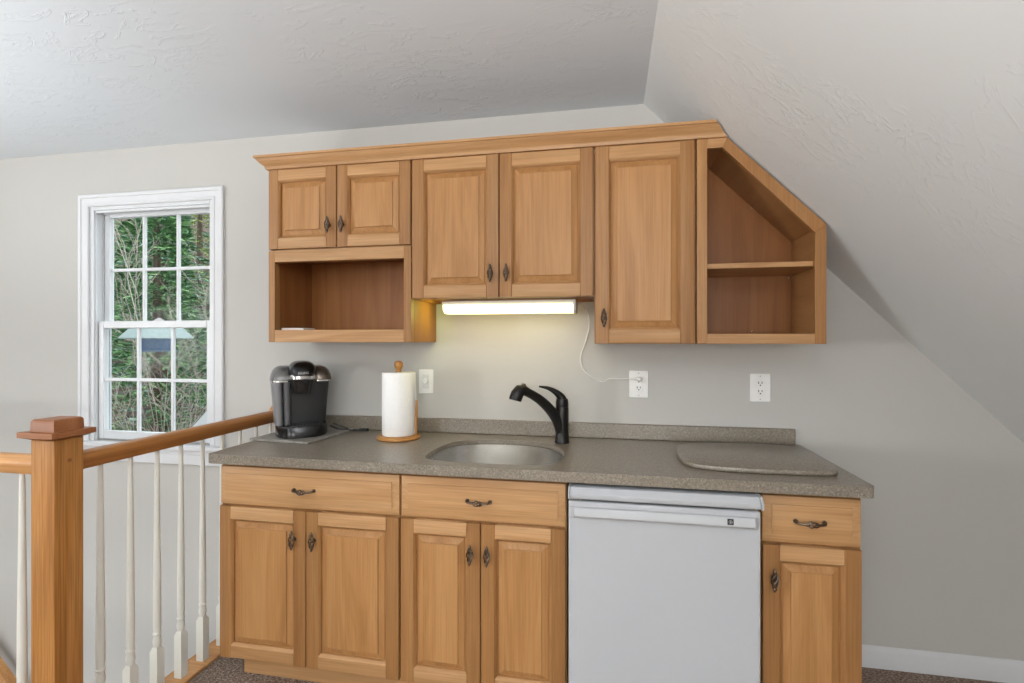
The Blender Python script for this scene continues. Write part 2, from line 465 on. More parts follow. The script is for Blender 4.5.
# ------------------------------------------------------------------ cabinet pieces
def birdcage_knob(parent, x, z, y):
    """upright birdcage pull: four twisted wires between two collars on a post"""
    m = MB(); h = 0.024
    for k in range(4):
        pts = []
        for i in range(13):
            t = i / 12; a = k * PI / 2 + t * PI * 1.1; r = 0.0028 + 0.0082 * math.sin(PI * t) ** 0.75
            pts.append((x + r * math.cos(a), y - 0.020 + r * math.sin(a) * 0.8, z - h + 2 * h * t))
        m.tube(pts, 0.0026, 6)
    for s_ in (-1, 1):
        m.lathe([(0.0, 0), (0.004, 0.001), (0.0062, 0.004), (0.0062, 0.008), (0.0045, 0.010), (0.003, 0.016), (0.0, 0.018)] if s_ > 0 else
                [(0.0, -0.018), (0.003, -0.016), (0.0045, -0.010), (0.0062, -0.008), (0.0062, -0.004), (0.004, -0.001), (0.0, 0)], (x, y - 0.020, z + s_ * (h - 0.004)), 10)
    m.tube([(x, y - 0.0005, z), (x, y - 0.014, z)], [0.008, 0.006], 10)
    return m.build('handle', pewter_m, parent)
def birdcage_pull(parent, x, z, y):
    """level drawer pull: bowed bar with a twisted birdcage in the middle"""
    m = MB(); w = 0.042
    for s_ in (-1, 1):
        m.tube(path([(x + s_ * w, y - 0.0005, z + 0.004), (x + s_ * w, y - 0.012, z + 0.004), (x + s_ * 0.034, y - 0.021, z + 0.003), (x + s_ * 0.016, y - 0.024, z + 0.002)], 5), 0.0040, 8)
        m.tube([(x + s_ * w, y - 0.0005, z + 0.004), (x + s_ * w, y - 0.004, z + 0.004)], 0.0075, 10)
    for k in range(4):
        pts = []
        for i in range(11):
            t = i / 10; a = k * PI / 2 + t * PI * 1.1; r = 0.0022 + 0.0075 * math.sin(PI * t)
            pts.append((x - 0.019 + 0.038 * t, y - 0.024 + r * math.cos(a) * 0.8, z + 0.002 + r * math.sin(a)))
        m.tube(pts, 0.0023, 6)
    return m.build('handle', pewter_m, parent)

def door(parent, x0, x1, z0, z1, yb, sw=0.058, knob=None):
    """raised panel door; front face at yb-0.02"""
    T = 0.020; d = MB()
    def pf(outer, inner):          # stile section across: rounded outside edge, sloped sticking inside
        return [(outer, 0), (outer, T - 0.004), (outer + math.copysign(0.0015, inner - outer), T - 0.001), (outer + math.copysign(0.005, inner - outer), T),
                (inner - math.copysign(0.009, inner - outer), T), (inner - math.copysign(0.004, inner - outer), T - 0.004), (inner, T - 0.011), (inner, 0)]
    for a, b in ((x0, x0 + sw), (x1, x1 - sw)):
        d.prism([(p, yb - q) for p, q in pf(a, b)], 'z', z0, z1, 0)
    for a, b in ((z0, z0 + sw), (z1, z1 - sw)):
        d.prism([(yb - q, p) for p, q in pf(a, b)], 'x', x0 + sw - 0.006, x1 - sw + 0.006, 1)
    o = d.build('door', [maple_v, maple_h], parent, angle=28)
    p = MB().rings(x0 + sw - 0.004, x1 - sw + 0.004, z0 + sw - 0.004, z1 - sw + 0.004, yb,
                   [(0, 0.001), (0, 0.003), (0.007, 0.003), (0.010, 0.0055), (0.030, 0.0125), (0.0304, 0.0165), (0.0325, 0.0178)])
    p.build('raised_panel', maple_p, o, angle=20)
    if knob: birdcage_knob(o, knob[0], knob[1], yb - T)
    return o
def drawer(parent, x0, x1, z0, z1, yb, pull=None):
    d = MB().rings(x0, x1, z0, z1, yb, [(0, 0.0), (0, 0.009), (0.0012, 0.0112), (0.004, 0.0123), (0.027, 0.0162), (0.0274, 0.0198), (0.0292, 0.0203)])
    o = d.build('drawer', maple_h, parent, angle=20)
    if pull: birdcage_pull(o, pull[0], pull[1], yb - 0.0203)
    return o

YB = -0.585                                     # base box front
def base_cabinet(x0, x1, label, doors, kick0=0.0):
    c = thing('base_cabinet', ((x0 + x1) / 2, -0.29, 0), label, 'cabinet', 'base cabinets under the countertop')
    b = MB(); t = 0.018
    b.box(x0, x0 + t, YB + 0.02, -0.002, 0.105, 0.8755).box(x1 - t, x1, YB + 0.02, -0.002, 0.105, 0.8755)
    b.box(x0 + t, x1 - t, YB + 0.02, -0.002, 0.105, 0.123).box(x0 + t, x1 - t, -0.010, -0.002, 0.123, 0.8755)
    # face frame
    for a, e in ((x0, x0 + 0.036), (x1 - 0.036, x1)): b.box(a, e, YB, YB + 0.02, 0.105, 0.8755)
    for a, e in ((0.105, 0.14), (0.69, 0.73), (0.846, 0.8755)): b.box(x0 + 0.036, x1 - 0.036, YB, YB + 0.02, a, e)
    if len(doors) == 2:
        xm = (x0 + x1) / 2; b.box(xm - 0.02, xm + 0.02, YB, YB + 0.02, 0.14, 0.69)
    b.build('carcass', maple_v, c)
    MB().box(x0 + kick0, x1, -0.530, -0.512, 0.001, 0.1045).build('toe_kick', maple_h, c)
    for z0, z1 in ((0.712, 0.862),): drawer(c, x0 + 0.003, x1 - 0.003, z0, z1, YB - 0.0005, ((x0 + x1) / 2 - 0.006, 0.782))
    n = len(doors); g_ = 0.003
    for i, kx in enumerate(doors):
        a = x0 + 0.003 + (x1 - x0 - 0.006 + g_) * i / n; e = a + (x1 - x0 - 0.006 + g_) / n - g_
        door(c, a, e, 0.105, 0.704, YB - 0.0005, 0.057, (kx, 0.598))
    return c
base_cabinet(-1.527, -0.7625, 'wide maple base cabinet with two doors at the left end, below the coffee maker', [-1.193, -1.109], 0.055)
base_cabinet(-0.7605, -0.147, 'maple base cabinet with two doors directly below the sink', [-0.489, -0.427])
base_cabinet(0.482, 0.776, 'narrow single door maple base cabinet right of the white fridge', [0.515])

# wall cabinets
YU = -0.305
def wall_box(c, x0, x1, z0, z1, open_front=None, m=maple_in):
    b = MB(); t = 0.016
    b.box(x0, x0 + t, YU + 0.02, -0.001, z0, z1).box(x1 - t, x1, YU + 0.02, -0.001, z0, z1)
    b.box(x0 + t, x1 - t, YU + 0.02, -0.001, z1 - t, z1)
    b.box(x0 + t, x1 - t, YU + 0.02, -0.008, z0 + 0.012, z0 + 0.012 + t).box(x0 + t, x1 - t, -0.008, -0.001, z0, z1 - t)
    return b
# 1: left cabinet, doors above an open cubby
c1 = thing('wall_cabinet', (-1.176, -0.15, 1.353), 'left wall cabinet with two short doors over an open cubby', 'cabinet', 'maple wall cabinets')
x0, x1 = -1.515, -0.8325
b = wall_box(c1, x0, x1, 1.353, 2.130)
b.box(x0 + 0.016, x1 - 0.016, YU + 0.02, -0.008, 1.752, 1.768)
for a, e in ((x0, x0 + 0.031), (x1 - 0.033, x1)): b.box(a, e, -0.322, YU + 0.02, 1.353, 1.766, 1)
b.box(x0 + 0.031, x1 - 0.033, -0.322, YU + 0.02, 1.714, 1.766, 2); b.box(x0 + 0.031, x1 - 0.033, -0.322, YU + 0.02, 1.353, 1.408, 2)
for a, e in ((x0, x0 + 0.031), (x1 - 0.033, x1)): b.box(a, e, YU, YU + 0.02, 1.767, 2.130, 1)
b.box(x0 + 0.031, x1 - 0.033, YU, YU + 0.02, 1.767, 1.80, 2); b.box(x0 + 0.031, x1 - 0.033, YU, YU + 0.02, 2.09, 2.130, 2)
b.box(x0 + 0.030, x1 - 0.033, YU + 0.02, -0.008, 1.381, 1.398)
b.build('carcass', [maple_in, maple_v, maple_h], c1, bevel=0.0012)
xm = (x0 + x1) / 2 - 0.004
door(c1, x0 + 0.001, xm - 0.002, 1.772, 2.1295, YU - 0.0005, 0.056, (-1.213, 1.868))
door(c1, xm + 0.002, x1 - 0.002, 1.772, 2.1295, YU - 0.0005, 0.056, (-1.147, 1.868))
MB().lathe([(0.0, 0), (0.004, 0.0), (0.004, 0.002), (0, 0.003)], (0, 0, 0), 8, mat=Matrix.Translation((-0.893, -0.0085, 1.425)) @ Matrix.Rotation(PI / 2, 4, 'X')).build('shelf_pin', chrome_m, c1)
# 2: middle cabinet
c2 = thing('wall_cabinet', (-0.447, -0.15, 1.54), 'middle wall cabinet with two doors above the lit fixture', 'cabinet', 'maple wall cabinets')
x0, x1 = -0.8305, -0.0615
b = wall_box(c2, x0, x1, 1.538, 2.130)
for a, e in ((x0, x0 + 0.036), (x1 - 0.036, x1), (-0.467, -0.428)): b.box(a, e, YU, YU + 0.02, 1.538, 2.130, 1)
for a, e in ((1.538, 1.575), (2.09, 2.130)): b.box(x0 + 0.036, -0.467, YU, YU + 0.02, a, e, 2); b.box(-0.428, x1 - 0.036, YU, YU + 0.02, a, e, 2)
b.build('carcass', [maple_in, maple_v, maple_h], c2)
door(c2, x0 + 0.004, -0.4495, 1.540, 2.1295, YU - 0.0005, 0.058, (-0.482, 1.638))
door(c2, -0.4455, x1 - 0.003, 1.540, 2.1295, YU - 0.0005, 0.058, (-0.415, 1.638))
# 3: tall single door
c3 = thing('wall_cabinet', (0.135, -0.15, 1.35), 'tall single door wall cabinet above the plugged outlet', 'cabinet', 'maple wall cabinets')
x0, x1 = -0.0595, 0.3255
b = wall_box(c3, x0, x1, 1.348, 2.130)
for a, e in ((x0, x0 + 0.036), (x1 - 0.036, x1)): b.box(a, e, YU, YU + 0.02, 1.348, 2.130, 1)
for a, e in ((1.348, 1.385), (2.09, 2.130)): b.box(x0 + 0.036, x1 - 0.036, YU, YU + 0.02, a, e, 2)
b.build('carcass', [maple_in, maple_v, maple_h], c3)
door(c3, x0 + 0.004, x1 - 0.005, 1.350, 2.1295, YU - 0.0005, 0.060, (-0.022, 1.450))
# 4: open corner cabinet cut to the roof slope
c4 = thing('wall_cabinet', (0.55, -0.15, 1.35), 'open shelf wall cabinet cut to the ceiling slope at right', 'cabinet', 'maple wall cabinets')
x0, x1, zt, zb, xt, zr = 0.3275, 0.779, 2.130, 1.348, 0.437, 1.787
def cut(i, j=None):              # outline inset by i
    k = i * math.tan(PI / 8)
    return [(x0 + i, zb + i), (x1 - i, zb + i), (x1 - i, zr - k), (xt - k, zt - i), (x0 + i, zt - i)]
b = MB(); t = 0.016
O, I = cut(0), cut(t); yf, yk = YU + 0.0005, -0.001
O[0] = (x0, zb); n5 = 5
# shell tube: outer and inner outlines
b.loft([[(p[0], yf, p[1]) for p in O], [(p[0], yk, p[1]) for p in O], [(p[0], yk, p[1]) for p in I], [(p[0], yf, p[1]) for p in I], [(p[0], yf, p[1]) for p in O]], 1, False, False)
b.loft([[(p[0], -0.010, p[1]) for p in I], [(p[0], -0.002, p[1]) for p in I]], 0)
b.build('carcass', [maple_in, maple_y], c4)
F = [(x0 + 0.038, 1.386), (0.741, 1.386), (0.741, 1.758), (0.421, 2.094), (x0 + 0.038, 2.094)]
# face frame of five boards
ff = MB(); y1_, y0_ = YU - 0.0005, -0.325
def board(poly, m): ff.prism(poly, 'y', y0_, y1_, m)
board([(O[4][0], O[4][1]), (O[0][0], O[0][1]), (F[0][0], O[0][1]), (F[4][0], O[4][1])], 0)                  # left stile
board([(F[0][0], zb), (F[1][0], zb), F[1], F[0]], 1)                                                     # bottom rail
board([(F[1][0], zb), (x1, zb), (x1, zr), (F[2][0], F[2][1])], 0)                                        # right stile
board([F[2], (x1, zr), (xt, zt), F[3]], 2)                                                               # raking rail
board([F[4], F[3], (xt, zt), (F[4][0], zt)], 1)                                                          # top rail
ff.build('face_frame', [maple_v, maple_h, maple_v], c4, bevel=0.0015)
MB().box(x0 + t, x1 - t, -0.300, -0.011, 1.637, 1.657).build('shelf', [maple_h], c4, bevel=0.002)
for px, pz in ((0.605, 1.40), (0.752, 1.628), (0.605, 1.935)):
    MB().lathe([(0.0, 0), (0.0026, 0.0), (0.0026, 0.002), (0, 0.003)], (0, 0, 0), 8, mat=Matrix.Translation((px, -0.0105, pz)) @ Matrix.Rotation(PI / 2, 4, 'X')).build('shelf_pin', chrome_m, c4)
# crown moulding along the top
cp = [(-0.03, 2.1305), (0.0, 2.1305), (0.008, 2.1305), (0.010, 2.140), (0.014, 2.146), (0.020, 2.150), (0.028, 2.158), (0.035, 2.166), (0.038, 2.172), (0.044, 2.174), (0.044, 2.184), (-0.03, 2.184)]
L0 = [(-1.515 - p, -0.002, z) for p, z in cp]
L1 = [(-1.515 - p, -0.3255 - p, z) for p, z in cp]
L2 = [(0.4365 - (z - 2.1305) * 0.97, -0.3255 - p, z) for p, z in cp]
cr = MB().loft([L0, L1, L2], 0)
co = tag(cr.build('crown_moulding', maple_h, angle=25), 'long maple crown moulding along the tops of the wall cabinets', 'moulding')

# ------------------------------------------------------------------ countertop, sink, faucet
ct = thing('countertop', (-0.38, -0.3, 0.878), 'grey speckled countertop with backsplash lip along the wall', 'countertop')
SK = [(-0.700, -0.500), (-0.706, -0.420), (-0.702, -0.330), (-0.680, -0.240), (-0.640, -0.185), (-0.580, -0.155), (-0.478, -0.138), (-0.364, -0.142), (-0.296, -0.162), (-0.240, -0.205),
      (-0.198, -0.275), (-0.179, -0.345), (-0.175, -0.420), (-0.182, -0.490), (-0.206, -0.540), (-0.250, -0.562), (-0.340, -0.572), (-0.450, -0.574), (-0.560, -0.570), (-0.640, -0.560), (-0.684, -0.538)]
SK = smooth_loop(SK[::-1], 4)
# make ccw
def ccw(l):
    a = sum(l[i][0] * l[(i + 1) % len(l)][1] - l[(i + 1) % len(l)][0] * l[i][1] for i in range(len(l)))
    return l if a > 0 else l[::-1]
SK = ccw(SK)
outer = [(-1.560, -0.0015)] + [(-1.560 + 0.022 * (1 - math.cos(a)), -0.635 + 0.022 * (1 - math.sin(a))) for a in [i / 5 * PI / 2 for i in range(6)]]
outer += [(0.799 - 0.02 * (1 - math.sin(a)), -0.635 + 0.02 * (1 - math.cos(a))) for a in [i / 5 * PI / 2 for i in range(6)]] + [(0.799, -0.0015)]
slab_with_hole(ccw(outer), SK, 0.878, 0.914, 'worktop', counter_m, ct, ledge=(0.024, 0.895), bevel=0.006, seg=3)
MB().box(-1.560, 0.777, -0.020, -0.0015, 0.9142, 0.983).build('backsplash', counter_m, ct, bevel=0.004)
# cut-out slab kept as a cutting board
bd = ccw(smooth_loop([(0.256, -0.300), (0.272, -0.212), (0.318, -0.148), (0.413, -0.112), (0.520, -0.098), (0.620, -0.099), (0.700, -0.118), (0.748, -0.180), (0.760, -0.260), (0.762, -0.360), (0.756, -0.455), (0.743, -0.505), (0.712, -0.528), (0.64, -0.538), (0.53, -0.542), (0.415, -0.539), (0.322, -0.522), (0.276, -0.490), (0.256, -0.420)][::-1], 4))
L = [[(p[0], p[1], z) for p in offset_loop(bd, i)] for i, z in ((0.002, 0.9155), (0.0, 0.9175), (0.0, 0.9285), (0.0015, 0.931), (0.004, 0.932))]
tag(MB().loft(L).build('cutting_board', counter_m, angle=50), 'grey speckled rounded slab lying on the right end of the countertop', 'cutting board')
# sink
sk = thing('sink', (-0.44, -0.35, 0.72), 'stainless steel undermount sink set in the grey countertop', 'sink')
loops = []
for i, z in ((0.0045, 0.8945), (-0.002, 0.893), (-0.003, 0.86), (0.006, 0.76), (0.014, 0.735), (0.030, 0.722), (0.06, 0.716), (0.11, 0.712)):
    loops.append([(p[0], p[1], z) for p in offset_loop(SK, i if z > 0.87 else i)])
loops[0] = [(p[0], p[1], 0.8945) for p in offset_loop(SK, -0.014)]
cx, cy = -0.44, -0.36
last = loops[-1]
loops.append([(cx + (p[0] - cx) * 0.3, cy + (p[1] - cy) * 0.3, 0.710) for p in last])
skm = MB().loft(loops, 0, False, True).build('basin', steel_m, sk, angle=60)
sol = skm.modifiers.new('thickness', 'SOLIDIFY'); sol.thickness = 0.0012; sol.offset = -1
MB().lathe([(0.0, 0.0), (0.044, 0.0), (0.044, 0.002), (0.036, 0.003), (0.030, 0.001), (0.0, 0.001)], (cx, cy, 0.7112), 24).build('drain', chrome_m, sk)
# faucet
fx, fy, fz = -0.204, -0.150, 0.9145
fa = thing('faucet', (fx, fy, fz), 'black pull-out faucet with lever standing behind the sink', 'faucet')
MB().lathe([(0.0, 0), (0.032, 0), (0.0335, 0.003), (0.0305, 0.010), (0.0285, 0.05), (0.0285, 0.150), (0.027, 0.158), (0.0, 0.158)], (fx, fy, fz), 28).build('body', bronze_m, fa)
dx, dy = -0.80, -0.60
def fpt(r, z): return (fx + dx * r, fy + dy * r, fz + z)
sp = path([fpt(0.0, 0.035), fpt(0.022, 0.095), fpt(0.058, 0.145), (fpt(0.104, 0.188)), fpt(0.148, 0.216), fpt(0.184, 0.234)], 6)
ns = len(sp)
MB().tube(sp, [0.026 - 0.007 * min(1, i / (ns * 0.75)) for i in range(ns)], 16).build('spout', bronze_m, fa)
hd = Matrix.Translation(fpt(0.205, 0.243))
h_ = MB().tube([fpt(0.176, 0.231), fpt(0.190, 0.238), fpt(0.206, 0.237), fpt(0.219, 0.222), fpt(0.227, 0.203), fpt(0.229, 0.196)], [0.0195, 0.0225, 0.026, 0.0275, 0.0275, 0.0255], 18)
h_.build('spray_head', bronze_m, fa)
MB().tube([fpt(0.181, 0.256), fpt(0.191, 0.2615), fpt(0.201, 0.262)], [0.006, 0.0075, 0.006], 8).build('spray_button', chrome_m, fa)
lv = MB()
lv.lathe([(0.0275, 0.1585), (0.028, 0.163), (0.0275, 0.178), (0.025, 0.192), (0.0, 0.196)], (fx, fy, fz), 24)
lp = path([(fx + 0.004, fy, fz + 0.176), (fx - 0.004, fy - 0.003, fz + 0.198), (fx - 0.026, fy - 0.012, fz + 0.221), (fx - 0.058, fy - 0.025, fz + 0.239), (fx - 0.096, fy - 0.040, fz + 0.248)], 5)
nl = len(lp); lv.tube(lp, [0.0205 * (1 - i / (nl - 1)) ** 1.15 + 0.0040 for i in range(nl)], 14)
lv.build('lever', bronze_m, fa)

# ------------------------------------------------------------------ compact fridge
fr = thing('mini_fridge', (0.165, -0.36, 0), 'white compact fridge under the counter between maple cabinets', 'fridge')
MB().box(-0.134, 0.464, -0.585, -0.06, 0.03, 0.829).build('cabinet_body', appl_m, fr, bevel=0.006)
ld = MB().prism([(-0.06, 0.833), (-0.665, 0.833), (-0.668, 0.838), (-0.668, 0.851), (-0.660, 0.857), (-0.650, 0.868), (-0.06, 0.868)], 'x', -0.1295, 0.4625)
ld.build('lid', appl_m, fr, bevel=0.002)
for a, e in ((-0.1365, -0.130), (0.463, 0.4715)): MB().prism([(-0.06, 0.8315), (-0.668, 0.8315), (-0.671, 0.838), (-0.671, 0.853), (-0.662, 0.860), (-0.651, 0.870), (-0.06, 0.870)], 'x', a, e).build('lid_end_cap', appl_h, fr, bevel=0.0015)
dr = MB().box(-0.136, 0.4655, -0.655, -0.590, 0.05, 0.823).build('door', appl_m, fr, bevel=0.006, seg=3)
gr = MB().prism([(-0.6555, 0.806), (-0.664, 0.804), (-0.668, 0.798), (-0.671, 0.778), (-0.666, 0.771), (-0.6555, 0.774)], 'x', -0.116, 0.445)
for s_, xx in ((0, -0.129), (1, 0.4585)):
    e_ = -0.116 if s_ == 0 else 0.445
    a_ = [(e_, y, z) for y, z in ((-0.6555, 0.806), (-0.664, 0.804), (-0.668, 0.798), (-0.671, 0.778), (-0.666, 0.771), (-0.6555, 0.774))]
    b_ = [(xx, -0.6555 - (-(y) - 0.6555) * 0.12, z) for _, y, z in a_]
    gr.loft([a_, b_])
gh = gr.build('grip_strip', appl_h, dr, bevel=0.001)
MB().box(0.3635, 0.3815, -0.6720, -0.6690, 0.7825, 0.8005, mat=None).build('badge', badge_m, dr)
bw = MB()
for r0, r1 in ((0.0056, 0.0048), (0.0018, 0.0)):
    n = 20
    A = [(0.3725 + r0 * math.cos(2 * PI * i / n), -0.6724, 0.7915 + r0 * math.sin(2 * PI * i / n)) for i in range(n)]
    B = [(0.3725 + r1 * math.cos(2 * PI * i / n), -0.6724, 0.7915 + r1 * math.sin(2 * PI * i / n)) for i in range(n)]
    bw.loft([A, B], 0, False, False)
bw.build('badge_mark', badge_w, dr)
for xx in (-0.122, 0.430): MB().box(xx, xx + 0.022, -0.645, -0.600, 0.8235, 0.8305).build('hinge', chrome_m, fr, bevel=0.001)
for xx in (-0.10, 0.43):
    for yy in (-0.54, -0.11): MB().lathe([(0.0, 0), (0.018, 0), (0.018, 0.012), (0.010, 0.014), (0.010, 0.031), (0.0, 0.031)], (xx, yy, 0.0005), 12).build('foot', dark_m, fr)

# ------------------------------------------------------------------ under cabinet lamp with cord
ul = thing('under_cabinet_light', (-0.455, -0.15, 1.535), 'lit white strip light fixed under the middle wall cabinet', 'light')
yl0, yl1 = -0.215, -0.095
MB().box(-0.735, -0.145, yl0 + 0.006, yl1, 1.512, 1.5365).build('housing', vinyl_m, ul, bevel=0.004)
MB().prism([(yl0, 1.520), (yl0 + 0.004, 1.494), (yl0 + 0.030, 1.481), (yl1 - 0.02, 1.481), (yl1, 1.492), (yl1, 1.511), (yl0 + 0.006, 1.511)], 'x', -0.728, -0.152).build('diffuser', lamp_m, ul, bevel=0.003)
MB().prism([(yl0 - 0.002, 1.526), (yl0 + 0.002, 1.492), (yl0 + 0.030, 1.478), (yl1 - 0.02, 1.478), (yl1 + 0.001, 1.490), (yl1 + 0.001, 1.5365), (yl0 + 0.004, 1.5365)], 'x', -0.1515, -0.140).build('end_cap', vinyl_m, ul, bevel=0.002)
MB().box(-0.30, -0.27, yl0 + 0.02, yl0 + 0.034, 1.474, 1.4805).build('rocker_switch', plate_m, ul, bevel=0.002)
cd = path([(-0.140, -0.15, 1.520), (-0.122, -0.11, 1.522), (-0.100, -0.05, 1.49), (-0.092, -0.012, 1.43), (-0.112, -0.006, 1.35), (-0.132, -0.006, 1.285), (-0.124, -0.006, 1.235), (-0.094, -0.006, 1.202), (-0.058, -0.006, 1.181), (-0.030, -0.007, 1.173), (0.0, -0.010, 1.186), (0.045, -0.018, 1.187), (0.090, -0.026, 1.190), (0.122, -0.030, 1.190)], 6)
MB().tube(cd, 0.0024, 6).build('cord', plate_m, ul)
MB().lathe([(0.0, 0), (0.006, 0.0), (0.010, 0.010), (0.012, 0.020), (0.0, 0.022)], (0, 0, 0), 10, mat=Matrix.Translation((0.131, -0.036, 1.187)) @ Matrix.Rotation(-PI / 2, 4, 'X')).tube([(0.110, -0.030, 1.190), (0.132, -0.029, 1.188)], 0.005, 8).build('plug', plate_m, ul)
area('strip_lamp', (-0.45, -0.155, 1.476), (-0.45, -0.12, 1.0), 0.56, 0.09, 0.15, (1.0, 0.80, 0.40))
area('strip_lamp', (-0.7305, -0.155, 1.495), (-0.9, -0.155, 1.44), 0.025, 0.10, 0.27, (0.88, 1.0, 0.22))

# ------------------------------------------------------------------ outlets and dimmer
def outlet(x, z, label, w=0.084, h=0.122):
    o = thing('wall_outlet', (x, 0, z), label, 'outlet', 'outlets above the countertop')
    MB().prism(rrect(x - w / 2, x + w / 2, z - h / 2, z + h / 2, 0.005, 4), 'y', -0.0065, -0.0006).build('cover_plate', plate_m, o, bevel=0.0022)
    MB().prism(rrect(x - 0.0175, x + 0.0175, z - 0.034, z + 0.034, 0.004, 3), 'y', -0.0085, -0.0066).build('receptacle', plate_m, o, bevel=0.001)
    for dz in (-0.018, 0.018):
        s = MB().box(x - 0.0085, x - 0.0055, -0.0092, -0.0080, z + dz - 0.001, z + dz + 0.009).box(x + 0.0050, x + 0.0080, -0.0092, -0.0080, z + dz, z + dz + 0.008)
        s.lathe([(0.0, 0), (0.003, 0), (0.003, 0.001), (0.0, 0.001)], (0, 0, 0), 10, mat=Matrix.Translation((x, -0.0086, z + dz - 0.007)) @ Matrix.Rotation(PI / 2, 4, 'X'))
        s.build('socket_slots', dark_m, o)
    for dz in (-0.050, 0.050): MB().lathe([(0.0, 0), (0.0028, 0), (0.0028, 0.0008), (0.0, 0.001)], (0, 0, 0), 10, mat=Matrix.Translation((x, -0.0066, z + dz)) @ Matrix.Rotation(PI / 2, 4, 'X')).build('screw', appl_h, o)
    return o
outlet(0.129, 1.163, 'white outlet with a white cord plugged into its top')
outlet(0.640, 1.156, 'white empty outlet below the open corner cabinet')
dm = thing('dimmer_switch', (-0.884, 0, 1.160), 'white rotary dimmer switch right of the paper towels', 'switch')
MB().prism(rrect(-0.884 - 0.037, -0.884 + 0.037, 1.160 - 0.059, 1.160 + 0.059, 0.005, 4), 'y', -0.0065, -0.0006).build('cover_plate', plate_m, dm, bevel=0.0022)
MB().prism(rrect(-0.884 - 0.0165, -0.884 + 0.0165, 1.160 - 0.034, 1.160 + 0.034, 0.003, 3), 'y', -0.0080, -0.0066).build('insert', plain('pale_insert', (218, 218, 216), 0.4), dm, bevel=0.001)
MB().lathe([(0.0, 0.0), (0.0125, 0), (0.012, 0.012), (0.010, 0.0145), (0, 0.0145)], (0, 0, 0), 20, mat=Matrix.Translation((-0.884, -0.0082, 1.163)) @ Matrix.Rotation(PI / 2, 4, 'X')).build('knob', plate_m, dm)

# ------------------------------------------------------------------ coffee maker on its tile
pc, ps = math.cos(-0.10), math.sin(-0.10)
PM = Matrix.Translation((-1.408, -0.203, 0.9145)) @ Matrix.Rotation(-0.085, 4, 'Z')
tag(MB().box(-0.152, 0.152, -0.182, 0.172, 0.0005, 0.0108, mat=PM).build('stone_tile', slate_m, bevel=0.002), 'thin grey stone tile under the black coffee maker', 'tile')
km = thing('coffee_maker', (-1.437, -0.195, 0.9255), 'black and silver single cup coffee maker on a grey tile', 'coffee maker', None, math.radians(37))
def sup(cx, cy, a, b, z, e=2.8, n=36, yf=None):
    out = []
    for i in range(n):
        t = 2 * PI * i / n; c, s = math.cos(t), math.sin(t)
        x = cx + a * math.copysign(abs(c) ** (2 / e), c); y = cy + b * math.copysign(abs(s) ** (2 / e), s)
        if yf is not None: y = max(y, yf)
        out.append((x, y, z))
    return out
K = dict(local=True)
MB().loft([sup(0, -0.02, 0.116, 0.138, 0.0), sup(0, -0.02, 0.120, 0.142, 0.004), sup(0, -0.02, 0.120, 0.142, 0.046), sup(0, -0.02, 0.116, 0.138, 0.052)]).build('base', black_m, km, **K)
MB().loft([sup(0.012, -0.092, 0.086, 0.058, 0.0522, 3), sup(0.012, -0.092, 0.086, 0.058, 0.056, 3), sup(0.012, -0.092, 0.078, 0.050, 0.0565, 3), sup(0.012, -0.092, 0.078, 0.050, 0.054, 3)]).build('drip_tray', blackm_m, km, **K)
gm = MB()
for k in range(9): gm.box(-0.052 + k * 0.0145, -0.047 + k * 0.0145, -0.128, -0.058, 0.054, 0.0568)
gm.build('drip_grille', dark_m, km, **K)
MB().loft([sup(0.014, 0.030, 0.104, 0.086, 0.0525, 5), sup(0.016, 0.030, 0.110, 0.088, 0.16, 5), sup(0.018, 0.030, 0.117, 0.090, 0.252, 5)]).build('body', blackm_m, km, **K)
MB().loft([sup(-0.103, 0.015, 0.022, 0.105, 0.0525, 3.5), sup(-0.108, 0.015, 0.025, 0.110, 0.16, 3.5), sup(-0.113, 0.015, 0.029, 0.115, 0.250, 3.5)]).build('water_tank', tank_m, km, **K)
MB().loft([sup(-0.066, -0.026, 0.017, 0.064, 0.0525, 4), sup(-0.068, -0.026, 0.018, 0.068, 0.16, 4), sup(-0.070, -0.026, 0.019, 0.072, 0.250, 4)]).build('front_column', plain('grey_column', (96, 96, 98), 0.36, 0.4), km, **K)
# silver shoulders, the left one over the tank and the right one with the buttons
def shoulder(cx, w, name, m):
    mb = MB(); L = []
    for i, z in ((0.0, 0.2515), (0.0, 0.262), (0.004, 0.280), (0.014, 0.300), (0.030, 0.314), (0.048, 0.320)):
        L.append(sup(cx + (0.35 * i if cx < 0 else -0.35 * i), 0.018, w - 0.55 * i, 0.116 - i, z, 3.2))
    mb.loft(L)
    return mb.build(name, m, km, **K)
s1 = shoulder(-0.088, 0.056, 'left_shoulder', silver_m); s2 = shoulder(0.090, 0.054, 'right_shoulder', plain('brown_reflection_silver', (104, 94, 84), 0.25, 0.6))  # right shoulder: brownish reflection on the silver is put into its colour
tr = MB()
for cx_, w_ in ((-0.088, 0.0575), (0.090, 0.0555)):
    tr.loft([sup(cx_, 0.018, w_, 0.1175, 0.2505, 3.2), sup(cx_, 0.018, w_, 0.1175, 0.2565, 3.2)])
tr.build('trim_band', chrome_m, km, **K)
for k in range(3): MB().lathe([(0.0, 0), (0.009, 0), (0.008, 0.003), (0.0, 0.004)], (0, 0, 0), 14, mat=Matrix.Translation((0.083 + 0.010 * k, -0.030 - 0.026 * (1 - k), 0.312 - 0.006 * k)) @ Matrix.Rotation(0.35, 4, 'Y') @ Matrix.Rotation(0.2, 4, 'X')).build('button', chrome_m, km, **K)
MB().loft([sup(0.002, -0.090, 0.040, 0.040, 0.198, 2.3), sup(0.002, -0.090, 0.045, 0.046, 0.200, 2.3), sup(0.002, -0.088, 0.056, 0.056, 0.240, 2.3), sup(0.002, -0.086, 0.059, 0.060, 0.262, 2.3)]).build('pod_holder', black_m, km, **K)
